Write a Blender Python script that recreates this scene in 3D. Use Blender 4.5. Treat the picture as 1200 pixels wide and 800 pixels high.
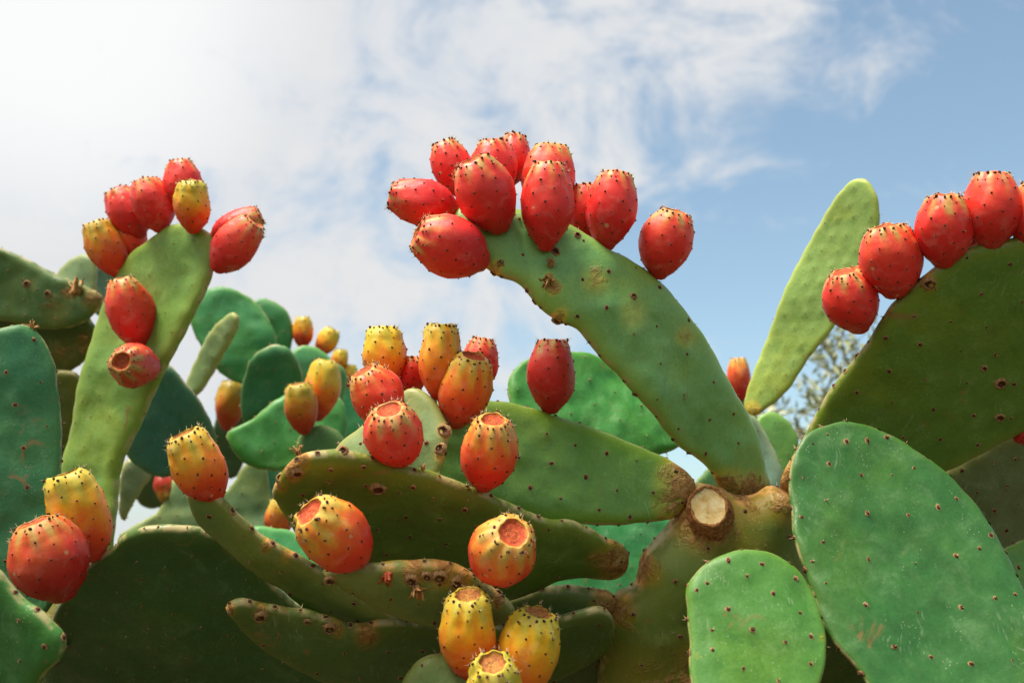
import bpy, bmesh, math, random
import numpy as np
from mathutils import Vector, Matrix, noise as mnoise
from mathutils.geometry import delaunay_2d_cdt

scene = bpy.context.scene
for o in list(bpy.data.objects):
    bpy.data.objects.remove(o)
COL = scene.collection
R = math.radians

# ------------------------------------------------------------------ camera
PITCH, LENS, CAMZ = 14.0, 35.0, 1.30
FPX = 1200 * LENS / 36.0
cam_d = bpy.data.cameras.new('camera')
cam_d.lens = LENS
cam_d.sensor_width = 36
cam_d.clip_start = 0.05
cam_d.clip_end = 2000
cam_d.dof.use_dof = True
cam_d.dof.focus_distance = 0.98
cam_d.dof.aperture_fstop = 6.3
cam = bpy.data.objects.new('camera', cam_d)
COL.objects.link(cam)
cam.location = (0, 0, CAMZ)
cam.rotation_euler = (R(90 + PITCH), 0, 0)
scene.camera = cam

# ------------------------------------------------------------------ light
SUN_EL, SUN_AZ = 66.0, 236.0      # azimuth clockwise from +Y (the view direction): behind the camera, to its left
sd = Vector((math.sin(R(SUN_AZ)) * math.cos(R(SUN_EL)), math.cos(R(SUN_AZ)) * math.cos(R(SUN_EL)), math.sin(R(SUN_EL))))
sun_d = bpy.data.lights.new('sun', 'SUN')
sun_d.energy = 4.9
sun_d.angle = R(26)
sun_d.color = (1.0, 0.94, 0.84)
sun = bpy.data.objects.new('sun', sun_d)
COL.objects.link(sun)
sun.rotation_euler = sd.to_track_quat('Z', 'Y').to_euler()
sun.location = (0, 0, 10)

scene.view_settings.view_transform = 'Standard'
scene.view_settings.look = 'None'
scene.view_settings.exposure = 0.58
scene.view_settings.gamma = 1.0
scene.view_settings.use_curve_mapping = False

world = bpy.data.worlds.new('World')
scene.world = world
world.use_nodes = True


class NT:
    """small helper to write node trees briefly"""
    def __init__(s, tree):
        s.t = tree

    def n(s, typ, ins=None, **kw):
        nd = s.t.nodes.new(typ)
        for k, v in kw.items():
            setattr(nd, k, v)
        for k, v in (ins or {}).items():
            sk = nd.inputs[k]
            if isinstance(v, bpy.types.NodeSocket):
                s.t.links.new(v, sk)
            else:
                sk.default_value = v
        return nd

    def math(s, op, a, b=0.0, c=0.0, clamp=False):
        return s.n('ShaderNodeMath', {0: a, 1: b, 2: c}, operation=op, use_clamp=clamp).outputs[0]

    def maprange(s, v, a, b, c=0.0, d=1.0, smooth=True):
        nd = s.n('ShaderNodeMapRange', {0: v, 1: a, 2: b, 3: c, 4: d})
        nd.interpolation_type = 'SMOOTHSTEP' if smooth else 'LINEAR'
        return nd.outputs[0]

    def mix(s, f, a, b, blend='MIX'):
        nd = s.n('ShaderNodeMix', data_type='RGBA', blend_type=blend)
        for i, v in ((0, f), (6, a), (7, b)):
            if isinstance(v, bpy.types.NodeSocket):
                s.t.links.new(v, nd.inputs[i])
            else:
                nd.inputs[i].default_value = v if i == 0 else (tuple(v) + (1,))[:4]
        return nd.outputs[2]

    def noise(s, vec, scale, detail=3, rough=0.55, dist=0.0):
        nd = s.n('ShaderNodeTexNoise', {'Vector': vec, 'Scale': scale, 'Detail': detail, 'Roughness': rough, 'Distortion': dist})
        return nd.outputs[0]

    def ramp(s, f, stops):
        nd = s.n('ShaderNodeValToRGB', {0: f})
        cr = nd.color_ramp
        while len(cr.elements) < len(stops):
            cr.elements.new(0.5)
        for e, (p, c) in zip(cr.elements, stops):
            e.position = p
            e.color = tuple(c) + (1,)
        return nd.outputs[0]


w = NT(world.node_tree)
world.node_tree.nodes.clear()
sky = w.n('ShaderNodeTexSky', sky_type='NISHITA', sun_disc=False, sun_elevation=R(SUN_EL), sun_rotation=R(SUN_AZ),
          altitude=50, air_density=1.0, dust_density=2.2, ozone_density=1.2)
skyc = w.n('ShaderNodeHueSaturation', {'Saturation': 0.95, 'Value': 1.0, 'Color': w.mix(1.0, sky.outputs[0], (1.06, 1.13, 0.99), 'MULTIPLY')}).outputs[0]
tc = w.n('ShaderNodeTexCoord').outputs['Generated']
sep = w.n('ShaderNodeSeparateXYZ', {0: tc})
dx, dy, dz = sep.outputs
# cloud sheet: a bank of cloud on the left breaking up into wisps towards the right
mp = w.n('ShaderNodeMapping', {'Vector': tc, 'Location': (0.35, 0.1, 0.55), 'Scale': (1.0, 1.0, 1.35)}).outputs[0]
n1 = w.noise(mp, 2.6, 3, 0.5, 0.4)
n2 = w.noise(mp, 8.0, 6, 0.6, 0.55)
n3 = w.noise(mp, 21.0, 4, 0.6, 0.6)
tex = w.math('MULTIPLY_ADD', n1, 0.75, w.math('MULTIPLY_ADD', n2, 1.65, w.math('MULTIPLY', n3, 0.22)))
cov = w.math('ADD', w.math('MULTIPLY_ADD', dx, -1.15, w.math('MULTIPLY', dz, 0.75)), tex)
cover = w.maprange(cov, 1.30, 1.80)
thick = w.maprange(w.math('ADD', n2, w.math('MULTIPLY', n3, 0.4)), 0.5, 0.95)
ccol = w.mix(thick, (0.49, 0.51, 0.54), (0.545, 0.545, 0.545))
glow = w.n('ShaderNodeVectorMath', {0: tc, 1: Vector((-0.42, 0.80, 0.53)).normalized()}, operation='DOT_PRODUCT').outputs['Value']
ccol = w.mix(w.maprange(glow, 0.970, 1.0), ccol, (0.66, 0.66, 0.655))
bg1 = w.n('ShaderNodeBackground', {'Color': skyc, 'Strength': 0.135})
bg2 = w.n('ShaderNodeBackground', {'Color': ccol, 'Strength': 1.0})
mx = w.n('ShaderNodeMixShader', {0: w.math('MULTIPLY', cover, 0.97), 1: bg1.outputs[0], 2: bg2.outputs[0]})
w.n('ShaderNodeOutputWorld', {0: mx.outputs[0]})

# ------------------------------------------------------------------ pixel -> place
CX = np.array([1.0, 0, 0])
CF = np.array([0, math.cos(R(PITCH)), math.sin(R(PITCH))])
CU = np.array([0, -math.sin(R(PITCH)), math.cos(R(PITCH))])
CP = np.array([0, 0, CAMZ])


def P3(x, y, d):
    x, y, d = np.asarray(x, float), np.asarray(y, float), np.asarray(d, float)
    return CP + d[..., None] * (CF + CX * ((x - 600) / FPX)[..., None] + CU * ((400 - y) / FPX)[..., None])


def V(a):
    return Vector((float(a[0]), float(a[1]), float(a[2])))


# ------------------------------------------------------------------ materials
def material(name):
    m = bpy.data.materials.new(name)
    m.use_nodes = True
    m.node_tree.nodes.clear()
    return m, NT(m.node_tree)


def finish(t, bsdf_ins, bump=None, **kw):
    ins = dict(bsdf_ins)
    if bump is not None:
        b = t.n('ShaderNodeBump', {'Height': bump[0], 'Strength': bump[1], 'Distance': bump[2]})
        ins['Normal'] = b.outputs[0]
    p = t.n('ShaderNodeBsdfPrincipled', ins)
    t.n('ShaderNodeOutputMaterial', {0: p.outputs[0]})


def mat_pad():
    m, t = material('cactus_skin')
    co = t.n('ShaderNodeTexCoord').outputs['Object']
    oi = t.n('ShaderNodeObjectInfo')
    base = oi.outputs['Color']
    off = t.n('ShaderNodeVectorMath', {0: co, 1: t.n('ShaderNodeCombineXYZ', {0: t.math('MULTIPLY', oi.outputs['Random'], 9.0)}).outputs[0]}, operation='ADD').outputs[0]
    big = t.noise(off, 9, 3, 0.55, 0.6)
    mid = t.noise(off, 38, 4, 0.62, 0.6)
    fin = t.noise(off, 300, 3, 0.65)
    # green varies towards yellow and towards blue bloom
    yel = t.mix(1.0, base, (1.55, 1.12, 0.62), 'MULTIPLY')
    dk = t.mix(1.0, base, (0.62, 0.72, 0.60), 'MULTIPLY')
    blo = t.mix(0.13, t.mix(1.0, base, (1.3, 1.22, 1.1), 'MULTIPLY'), (0.36, 0.46, 0.28))
    c = t.mix(t.maprange(big, 0.50, 0.72, 0, 0.75), base, yel)
    c = t.mix(t.maprange(big, 0.46, 0.25, 0, 0.7), c, dk)
    c = t.mix(t.maprange(mid, 0.50, 0.72, 0, 0.65), c, blo)
    c = t.mix(t.maprange(mid, 0.46, 0.28, 0, 0.6), c, dk)
    c = t.mix(t.maprange(fin, 0.35, 0.7, 0.0, 0.42), c, dk)
    # pale rim, yellower skin on the edges
    edge = t.n('ShaderNodeAttribute', attribute_name='edge').outputs['Fac']
    c = t.mix(t.math('MULTIPLY', edge, 0.75), c, yel)
    dry = t.math('MULTIPLY', t.maprange(edge, 0.80, 0.97), t.maprange(t.noise(off, 60, 3, 0.6), 0.40, 0.62))
    c = t.mix(t.math('MULTIPLY', dry, 0.75), c, (0.46, 0.36, 0.16))
    # pale specks and wiped streaks in the wax
    vo = t.n('ShaderNodeTexVoronoi', {'Vector': off, 'Scale': 300.0, 'Randomness': 1.0})
    speck = t.math('MULTIPLY', t.maprange(vo.outputs['Distance'], 0.24, 0.08), t.maprange(t.noise(off, 40, 3), 0.50, 0.66))
    c = t.mix(t.math('MULTIPLY', speck, 0.42), c, (0.50, 0.52, 0.36))
    wv = t.n('ShaderNodeVectorMath', {0: off, 1: t.n('ShaderNodeVectorMath', {0: t.n('ShaderNodeTexNoise', {'Vector': off, 'Scale': 11.0, 'Detail': 2.0}).outputs['Color'], 'Scale': 0.10}, operation='SCALE').outputs[0]}, operation='ADD').outputs[0]
    st = t.n('ShaderNodeMapping', {'Vector': wv, 'Scale': (420, 60, 60), 'Rotation': (0.0, 0.75, 0.0)}).outputs[0]
    streak = t.math('MULTIPLY', t.maprange(t.noise(st, 1.0, 2, 0.5), 0.60, 0.72), t.maprange(t.noise(off, 15, 3), 0.50, 0.66))
    c = t.mix(t.math('MULTIPLY', streak, 0.26), c, (0.46, 0.50, 0.36))
    # brown rust patches
    ru = t.math('MULTIPLY', t.maprange(t.noise(off, 26, 4, 0.68, 1.2), 0.60, 0.72), t.maprange(t.noise(off, 6, 2), 0.46, 0.62))
    c = t.mix(t.math('MULTIPLY', ru, 0.75), c, (0.24, 0.13, 0.045))
    # bark-like cork
    ck = t.n('ShaderNodeAttribute', attribute_name='cork').outputs['Fac']
    ckn = t.maprange(t.math('ADD', ck, t.math('MULTIPLY', t.math('SUBTRACT', t.noise(off, 42, 5, 0.7, 0.8), 0.5), 2.0)), 0.40, 0.85)
    c = t.mix(t.maprange(ck, 0.08, 0.55, 0, 0.7), c, t.mix(1.0, c, (2.3, 1.15, 0.6), 'MULTIPLY'))
    cork = t.ramp(t.noise(off, 95, 4, 0.72, 0.7), [(0.28, (0.08, 0.03, 0.010)), (0.44, (0.28, 0.12, 0.03)), (0.58, (0.44, 0.23, 0.07)), (0.72, (0.56, 0.40, 0.20))])
    c = t.mix(t.math('MULTIPLY', ckn, 0.92), c, cork)
    h = t.math('ADD', t.math('MULTIPLY', mid, 0.25), t.math('ADD', t.math('MULTIPLY', fin, 0.12), t.math('MULTIPLY', t.math('MULTIPLY', ckn, t.noise(off, 150, 3, 0.75)), 1.6)))
    rough = t.math('ADD', t.maprange(mid, 0.3, 0.7, 0.36, 0.60), t.math('MULTIPLY', ckn, 0.35))
    finish(t, {'Base Color': c, 'Roughness': rough, 'Specular IOR Level': 0.34}, (h, 0.7, 0.003))
    return m


def mat_fruit():
    m, t = material('prickly_pear_skin')
    co = t.n('ShaderNodeTexCoord').outputs['Object']
    oi = t.n('ShaderNodeObjectInfo')
    cs = t.n('ShaderNodeSeparateColor', {0: oi.outputs['Color']})
    off = t.n('ShaderNodeVectorMath', {0: co, 1: t.n('ShaderNodeCombineXYZ', {0: t.math('MULTIPLY', oi.outputs['Random'], 7.0)}).outputs[0]}, operation='ADD').outputs[0]
    ax = t.n('ShaderNodeAttribute', attribute_name='axis').outputs['Fac']
    big = t.noise(off, 28, 4, 0.6, 0.5)
    fin = t.noise(off, 330, 4, 0.65)
    rib = t.n('ShaderNodeAttribute', attribute_name='rib').outputs['Fac']
    a = t.math('ADD', ax, t.math('ADD', t.math('MULTIPLY', t.math('SUBTRACT', big, 0.5), 0.75), t.math('MULTIPLY', rib, 0.16)))
    unripe = t.ramp(a, [(0.0, (0.58, 0.030, 0.016)), (0.26, (0.76, 0.085, 0.014)), (0.48, (0.85, 0.25, 0.014)), (0.70, (0.82, 0.47, 0.018)), (0.95, (0.55, 0.46, 0.04))])
    ripe = t.ramp(a, [(0.0, (0.50, 0.017, 0.016)), (0.45, (0.76, 0.026, 0.022)), (0.78, (0.80, 0.048, 0.028)), (0.95, (0.72, 0.17, 0.045)), (1.06, (0.58, 0.30, 0.08))])
    mid_ = t.ramp(a, [(0.0, (0.50, 0.022, 0.015)), (0.40, (0.74, 0.048, 0.018)), (0.64, (0.80, 0.15, 0.018)), (0.82, (0.80, 0.36, 0.03)), (0.98, (0.62, 0.43, 0.06))])
    rp = cs.outputs[0]
    c = t.mix(t.maprange(rp, 0.0, 0.5, 0, 1, False), unripe, mid_)
    c = t.mix(t.maprange(rp, 0.5, 1.0, 0, 1, False), c, ripe)
    pale = t.mix(0.19, c, (0.75, 0.45, 0.36))
    c = t.mix(t.maprange(t.noise(off, 60, 4, 0.6, 0.6), 0.50, 0.70, 0, 0.75), c, pale)
    c = t.mix(t.maprange(fin, 0.4, 0.7, 0, 0.25), c, t.mix(1.0, c, (0.6, 0.5, 0.5), 'MULTIPLY'))
    # insect scars and rubbed spots
    vo = t.n('ShaderNodeTexVoronoi', {'Vector': off, 'Scale': 62.0, 'Randomness': 1.0})
    sp = t.math('MULTIPLY', t.maprange(vo.outputs['Distance'], 0.17, 0.12), t.maprange(t.noise(off, 30, 2), 0.545, 0.585))
    c = t.mix(t.math('MULTIPLY', sp, 0.85), c, (0.62, 0.36, 0.17))
    dirt = t.math('MULTIPLY', t.maprange(t.noise(off, 70, 6, 0.7, 1.0), 0.60, 0.74), 0.5)
    c = t.mix(dirt, c, (0.24, 0.075, 0.02))
    c = t.mix(1.0, c, t.n('ShaderNodeCombineColor', {0: cs.outputs[1], 1: cs.outputs[1], 2: cs.outputs[1]}).outputs[0], 'MULTIPLY')
    h = t.math('ADD', t.math('MULTIPLY', big, 0.35), t.math('MULTIPLY', fin, 0.10))
    finish(t, {'Base Color': c, 'Roughness': t.maprange(big, 0.3, 0.7, 0.38, 0.55), 'Specular IOR Level': 0.32,
               'Subsurface Weight': 0.08, 'Subsurface Radius': (1.0, 0.25, 0.1), 'Subsurface Scale': 0.006}, (h, 0.6, 0.003))
    return m


def mat_noise(name, stops, scale, rough=0.75, bumpd=0.0015, detail=5):
    m, t = material(name)
    co = t.n('ShaderNodeTexCoord').outputs['Object']
    nz = t.noise(co, scale, detail, 0.65, 0.4)
    c = t.ramp(nz, stops)
    finish(t, {'Base Color': c, 'Roughness': rough, 'Specular IOR Level': 0.25}, (nz, 0.8, bumpd))
    return m


M_PAD = mat_pad()
M_FRUIT = mat_fruit()
M_DOT = mat_noise('areole_brown', [(0.3, (0.022, 0.008, 0.005)), (0.55, (0.085, 0.028, 0.012)), (0.75, (0.20, 0.085, 0.035))], 700)
M_RING = mat_noise('areole_rim', [(0.3, (0.16, 0.07, 0.025)), (0.6, (0.40, 0.24, 0.10))], 500)
M_SPINE = mat_noise('spine_straw', [(0.3, (0.42, 0.24, 0.10)), (0.65, (0.72, 0.56, 0.34))], 300, 0.6)


def mat_crown(name, dark, mid_, light):
    m, t = material(name)
    co = t.n('ShaderNodeTexCoord').outputs['Object']
    nz = t.noise(co, 300, 4, 0.65, 0.4)
    rg = t.n('ShaderNodeAttribute', attribute_name='ring').outputs['Fac']
    c = t.ramp(nz, [(0.32, dark), (0.62, mid_)])
    c = t.mix(t.math('MULTIPLY', t.maprange(rg, 0.55, 1.0), t.maprange(nz, 0.38, 0.6, 0.25, 0.9)), c, light)
    finish(t, {'Base Color': c, 'Roughness': 0.7, 'Specular IOR Level': 0.25}, (nz, 0.8, 0.0015))
    return m


M_CROWN = mat_crown('fruit_crown', (0.22, 0.06, 0.02), (0.50, 0.19, 0.04), (0.66, 0.42, 0.08))
M_CROWNR = mat_crown('fruit_crown_red', (0.30, 0.04, 0.014), (0.56, 0.085, 0.024), (0.70, 0.26, 0.06))
M_CORK = mat_noise('cork_scar', [(0.28, (0.045, 0.018, 0.008)), (0.48, (0.20, 0.095, 0.035)), (0.7, (0.46, 0.31, 0.16))], 260, 0.85, 0.003)
M_DRY = mat_noise('dried_flower', [(0.3, (0.20, 0.075, 0.025)), (0.55, (0.52, 0.27, 0.09)), (0.75, (0.68, 0.50, 0.26))], 220, 0.8)
M_DRYRED = mat_noise('withered_bud', [(0.3, (0.26, 0.03, 0.015)), (0.55, (0.56, 0.11, 0.04)), (0.75, (0.66, 0.32, 0.14))], 260, 0.7)
M_STUB = mat_noise('stub_bark', [(0.3, (0.09, 0.03, 0.01)), (0.5, (0.34, 0.13, 0.035)), (0.7, (0.52, 0.28, 0.10))], 240, 0.85, 0.003)
M_CUT = mat_noise('cut_flesh', [(0.25, (0.26, 0.12, 0.03)), (0.40, (0.66, 0.44, 0.15)), (0.55, (0.78, 0.60, 0.28)), (0.72, (0.80, 0.68, 0.40))], 85, 0.8, 0.003)
M_BARK = mat_noise('old_stem', [(0.3, (0.05, 0.035, 0.018)), (0.5, (0.15, 0.10, 0.045)), (0.72, (0.22, 0.17, 0.09))], 40, 0.9, 0.01)

# ------------------------------------------------------------------ object helpers
PLANTS = {}


def link(o):
    COL.objects.link(o)
    return o


def thing(name, label, cat, loc, group=None):
    o = bpy.data.objects.new(name, None)
    o.empty_display_size = 0.05
    o.location = loc
    o['label'] = label
    o['category'] = cat
    if group:
        o['group'] = group
    return link(o)


def wpos(o):
    p = Vector((0, 0, 0))
    while o is not None:
        p = p + o.location if o.parent is None or True else p
        o = o.parent
    return p


def mesh_obj(name, verts, faces, mats, parent, origin, matidx=None, attrs=None, smooth=True, label=None, kind=None):
    """verts in world space, stored relative to origin; the parent never rotates or scales"""
    v = np.asarray(verts, np.float32) - np.asarray(origin, np.float32)
    me = bpy.data.meshes.new(name)
    me.from_pydata(v.tolist(), [], [tuple(int(i) for i in f) for f in faces])
    for m in mats:
        me.materials.append(m)
    if matidx is not None:
        me.polygons.foreach_set('material_index', np.asarray(matidx, np.int32))
    me.polygons.foreach_set('use_smooth', np.full(len(me.polygons), smooth))
    for k, a in (attrs or {}).items():
        at = me.attributes.new(k, 'FLOAT', 'POINT')
        at.data.foreach_set('value', np.asarray(a, np.float32))
    me.update()
    o = bpy.data.objects.new(name, me)
    link(o)
    if parent is not None:
        o.parent = parent
        o.location = V(origin) - wpos(parent)
    else:
        o.location = V(origin)
    if label:
        o['label'] = label
    if kind:
        o['kind'] = kind
    return o


def frame(n):
    n = np.asarray(n, float)
    n = n / (np.linalg.norm(n) + 1e-12)
    a = np.array([0, 0, 1.0]) if abs(n[2]) < 0.9 else np.array([1.0, 0, 0])
    u = np.cross(a, n)
    u /= np.linalg.norm(u)
    return u, np.cross(n, u), n


class Collect:
    """joins many tiny pieces (areoles, glochids) into one mesh"""
    def __init__(s):
        s.v, s.f, s.m = [], [], []

    def dome(s, p, n, r, h, rng, ring=True):
        u, v, n = frame(n)
        k = 7
        b = len(s.v)
        ph = rng.random() * 6.28
        el = 0.8 + 0.4 * rng.random()
        rows = ([(1.75, -0.10, 1), (1.15, 0.28, 1)] if ring else [(1.15, -0.25, 0)]) + [(0.95, 0.30, 0), (0.55, 0.85, 0)]
        for (rr, hh, _) in rows:
            for i in range(k):
                a = ph + 2 * math.pi * i / k
                q = r * rr * (0.82 + 0.36 * rng.random())
                s.v.append(p + u * math.cos(a) * q * el + v * math.sin(a) * q / el + n * h * hh)
        s.v.append(p + n * h)
        for j in range(len(rows) - 1):
            for i in range(k):
                i2 = (i + 1) % k
                s.f.append((b + j * k + i, b + j * k + i2, b + (j + 1) * k + i2, b + (j + 1) * k + i))
                s.m.append(rows[j + 1][2] if j else rows[0][2])
        t = b + (len(rows) - 1) * k
        for i in range(k):
            s.f.append((t + i, t + (i + 1) % k, b + len(rows) * k))
            s.m.append(0)

    def spike(s, p, d, L, r, mi=2):
        u, v, d = frame(d)
        b = len(s.v)
        for i in range(3):
            a = 2.094 * i
            s.v.append(p + (u * math.cos(a) + v * math.sin(a)) * r)
        s.v.append(p + d * L)
        for i in range(3):
            s.f.append((b + i, b + (i + 1) % 3, b + 3))
            s.m.append(mi)

    def build(s, name, mats, parent, origin):
        if not s.v:
            return
        return mesh_obj(name, np.array(s.v), s.f, mats, parent, origin, s.m, kind='stuff')


def fbm(p, scale, seed=0.0, octv=3):
    out = np.empty(len(p))
    for i, q in enumerate(p):
        out[i] = mnoise.fractal(Vector((q[0] * scale + seed, q[1] * scale - seed, q[2] * scale + 0.5 * seed)), 0.6, 2.0, octv)
    return out


def spline(pts, step):
    """closed centripetal-like Catmull-Rom through the traced points, resampled evenly"""
    p = np.array(pts, float)
    n = len(p)
    out = []
    for i in range(n):
        a, b, c, d = p[i - 1], p[i], p[(i + 1) % n], p[(i + 2) % n]
        m1 = (c - a) * 0.5
        m2 = (d - b) * 0.5
        L = np.linalg.norm(c - b)
        for m_, s_ in ((m1, a), (m2, d)):
            k = np.linalg.norm(m_)
            if k > L:
                m_ *= L / k
        for t in np.linspace(0, 1, 24, endpoint=False):
            h1 = 2 * t**3 - 3 * t**2 + 1
            h2 = -2 * t**3 + 3 * t**2
            h3 = t**3 - 2 * t**2 + t
            h4 = t**3 - t**2
            out.append(h1 * b + h2 * c + h3 * m1 + h4 * m2)
    q = np.array(out)
    sl = np.r_[0, np.cumsum(np.linalg.norm(np.diff(np.vstack([q, q[:1]]), axis=0), axis=1))]
    qq = np.vstack([q, q[:1]])
    m = max(24, int(sl[-1] / step))
    s = np.linspace(0, sl[-1], m, endpoint=False)
    r = np.c_[np.interp(s, sl, qq[:, 0]), np.interp(s, sl, qq[:, 1])]
    area = 0.5 * np.sum(r[:, 0] * np.roll(r[:, 1], -1) - np.roll(r[:, 0], -1) * r[:, 1])
    return r if area > 0 else r[::-1]


def inside(pts, poly):
    x, y = pts[:, 0][:, None], pts[:, 1][:, None]
    a, b = poly, np.roll(poly, -1, axis=0)
    c = ((a[:, 1] > y) != (b[:, 1] > y)) & (x < (b[:, 0] - a[:, 0]) * (y - a[:, 1]) / (b[:, 1] - a[:, 1] + 1e-12) + a[:, 0])
    return (c.sum(1) % 2) == 1


def edge_dist(pts, poly):
    a, b = poly, np.roll(poly, -1, axis=0)
    ab = b - a
    L2 = (ab**2).sum(1) + 1e-12
    out = np.empty(len(pts))
    for i in range(0, len(pts), 2000):
        q = pts[i:i + 2000]
        t = np.clip(((q[:, None, :] - a[None]) * ab[None]).sum(2) / L2, 0, 1)
        d = q[:, None, :] - (a[None] + t[..., None] * ab[None])
        out[i:i + 2000] = np.sqrt((d**2).sum(2).min(1))
    return out


PADS = {}


class Pad:
    def __init__(s, key, plant, pts, pl, col, T=0.026, bump=1.0, sp=0.034, step=6.0, bend=None, cork=(), und=1.0,
                 areoles=True, elong=1.0, axis=None, front=None, label=None, dome=0.25, name='pad', spin=0.35, seed=None, ars=1.0, fold=0.8, bumpr=1.0):
        T = T * (0.70 if name == 'pad' else 1.0)
        s.key, s.pl, s.T, s.bendv, s.plant = key, pl, T, bend, plant
        PADS[key] = s
        rng = random.Random(key if seed is None else seed)
        s.rng = rng
        s.und, s.bump, s.elong, s.fold, s.bumpr = und, bump, elong, fold, 0.0062 * bumpr
        s.seed = rng.random() * 50
        poly = spline(pts, step)
        # slightly scalloped rim
        nxt, prv = np.roll(poly, -1, 0), np.roll(poly, 1, 0)
        tg = nxt - prv
        tg /= np.linalg.norm(tg, axis=1)[:, None] + 1e-9
        nrm = np.c_[tg[:, 1], -tg[:, 0]]
        arc = np.arange(len(poly)) * step
        per = 33.0 / pl[2]
        wob = 0.55 * np.abs(np.sin(arc * math.pi / per + rng.random() * 6)) + 0.5 * np.sin(arc / 17.0 + rng.random() * 6)
        poly = poly + nrm * (wob * 1.5)[:, None]
        s.poly, s.nrm = poly, nrm
        s.ctr = poly.mean(0)
        s.R = (T * 0.5) * FPX / pl[2] * 1.15
        # interior points
        rows = [poly]
        for q in (0.10, 0.32, 0.62, 1.0):
            rr = poly - nrm * (s.R * q)
            ok = inside(rr, poly)
            dd = edge_dist(rr, poly)
            rows.append(rr[ok & (dd > s.R * q * 0.93)])
        x0, y0 = poly.min(0)
        x1, y1 = poly.max(0)
        g = []
        yy = y0
        k = 0
        while yy < y1:
            xs = np.arange(x0 + (k % 2) * step * 0.5, x1, step)
            g.append(np.c_[xs, np.full(len(xs), yy)])
            yy += step * 0.866
            k += 1
        g = np.vstack(g)
        g = g[inside(g, poly)]
        g = g[edge_dist(g, poly) > s.R + step * 0.6]
        allp = np.vstack(rows + [g])
        nb = len(poly)
        res = delaunay_2d_cdt([Vector(p) for p in allp], [], [list(range(nb))], 1, 1e-4)
        vv = np.array([tuple(p) for p in res[0]])
        ff = res[2]
        dist = edge_dist(vv, poly)
        s.maxd = dist.max()
        s.domek = dome
        # areole sites, evenly spaced on the real surface
        s.sites = []
        c0 = s.mid(np.array([s.ctr]))[0]
        ex = (s.mid(np.array([s.ctr + [1, 0]]))[0] - c0)
        ey = (s.mid(np.array([s.ctr + [0, 1]]))[0] - c0)
        n_ = np.cross(ex, ey)
        n_ /= np.linalg.norm(n_)
        a1 = ex / np.linalg.norm(ex)
        a2 = np.cross(n_, a1)
        Mt = np.array([[ex @ a1, ey @ a1], [ex @ a2, ey @ a2]])
        Mi = np.linalg.inv(Mt)
        if axis is None:
            axis = rng.random() * 180
        s.axis = axis
        ca, sa = math.cos(R(axis)), math.sin(R(axis))
        s.Mt, s.ca, s.sa = Mt, ca, sa
        ext = np.abs(Mt @ np.array([x1 - x0, y1 - y0])).max() + np.linalg.norm(Mt) * 100
        m = int(ext / sp) + 2
        if front is not None:
            s.sites = np.array(front, float)
        else:
            L = []
            for i in range(-m, m + 1):
                for j in range(-m, m + 1):
                    a = (i + 0.5 * (j % 2)) * sp + rng.gauss(0, sp * 0.07)
                    b = j * sp * 0.8 + rng.gauss(0, sp * 0.07)
                    q = Mi @ np.array([ca * a - sa * b, sa * a + ca * b]) + s.ctr
                    L.append(q)
            L = np.array(L)
            L = L[inside(L, poly)]
            s.sites = L[edge_dist(L, poly) > 5] if len(L) else L
        # geometry: front and back sheets sharing the rim
        nF = len(vv)
        rim = dist < 1e-3
        F = s.surf(vv, 1, dist)
        B = s.surf(vv, -1, dist)
        back = np.arange(nF) + nF
        mapb = np.full(nF, -1)
        cnt = nF
        keep = []
        for i in range(nF):
            if rim[i]:
                mapb[i] = i
            else:
                mapb[i] = cnt
                cnt += 1
                keep.append(i)
        verts = np.vstack([F, B[keep]])
        # make front faces look at the camera
        f0 = ff[len(ff) // 2]
        nn = np.cross(F[f0[1]] - F[f0[0]], F[f0[2]] - F[f0[0]])
        flip = nn @ (F[f0[0]] - CP) > 0
        faces = []
        for f in ff:
            f = list(f)
            if flip:
                f = f[::-1]
            faces.append(tuple(f))
            faces.append(tuple(int(mapb[i]) for i in f[::-1]))
        ck = np.zeros(nF)
        for (x, y, r, st) in cork:
            d_ = np.hypot(vv[:, 0] - x, vv[:, 1] - y)
            ck = np.maximum(ck, st * np.clip(1.35 - d_ / r, 0, 1))
        eg = np.clip(1 - dist / (s.R * 1.2), 0, 1)
        attrs = {'cork': np.r_[ck, ck[keep]], 'edge': np.r_[eg, eg[keep]]}
        org = s.mid(np.array([s.ctr]))[0]
        s.org = org
        o = mesh_obj(name, verts, faces, [M_PAD], PLANTS[plant], org, None, attrs, True, label)
        o.color = tuple(col) + (1,)
        s.obj = o
        if areoles:
            c = Collect()
            sz = 0.0014 * ars * rng.uniform(0.9, 1.15)
            for side, L in ((1, s.sites), (-1, s.sites)):
                if len(L) == 0:
                    continue
                pp = s.surf(np.array(L), side)
                nn = s.normal(np.array(L)) * side
                for p, n in zip(pp, nn):
                    k = rng.uniform(0.55, 1.3)
                    c.dome(p - n * 0.0002, n, sz * k, sz * 0.8 * k, rng)
                    for _ in range(rng.choice((0, 1, 2, 3))):
                        if rng.random() < spin * 2:
                            d_ = n + np.array([rng.gauss(0, .5), rng.gauss(0, .5), rng.gauss(0, .5)])
                            c.spike(p, d_, rng.uniform(0.002, 0.005), 0.00035)
            ar = 0.0
            stepm = max(3, int(per / step))
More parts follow.
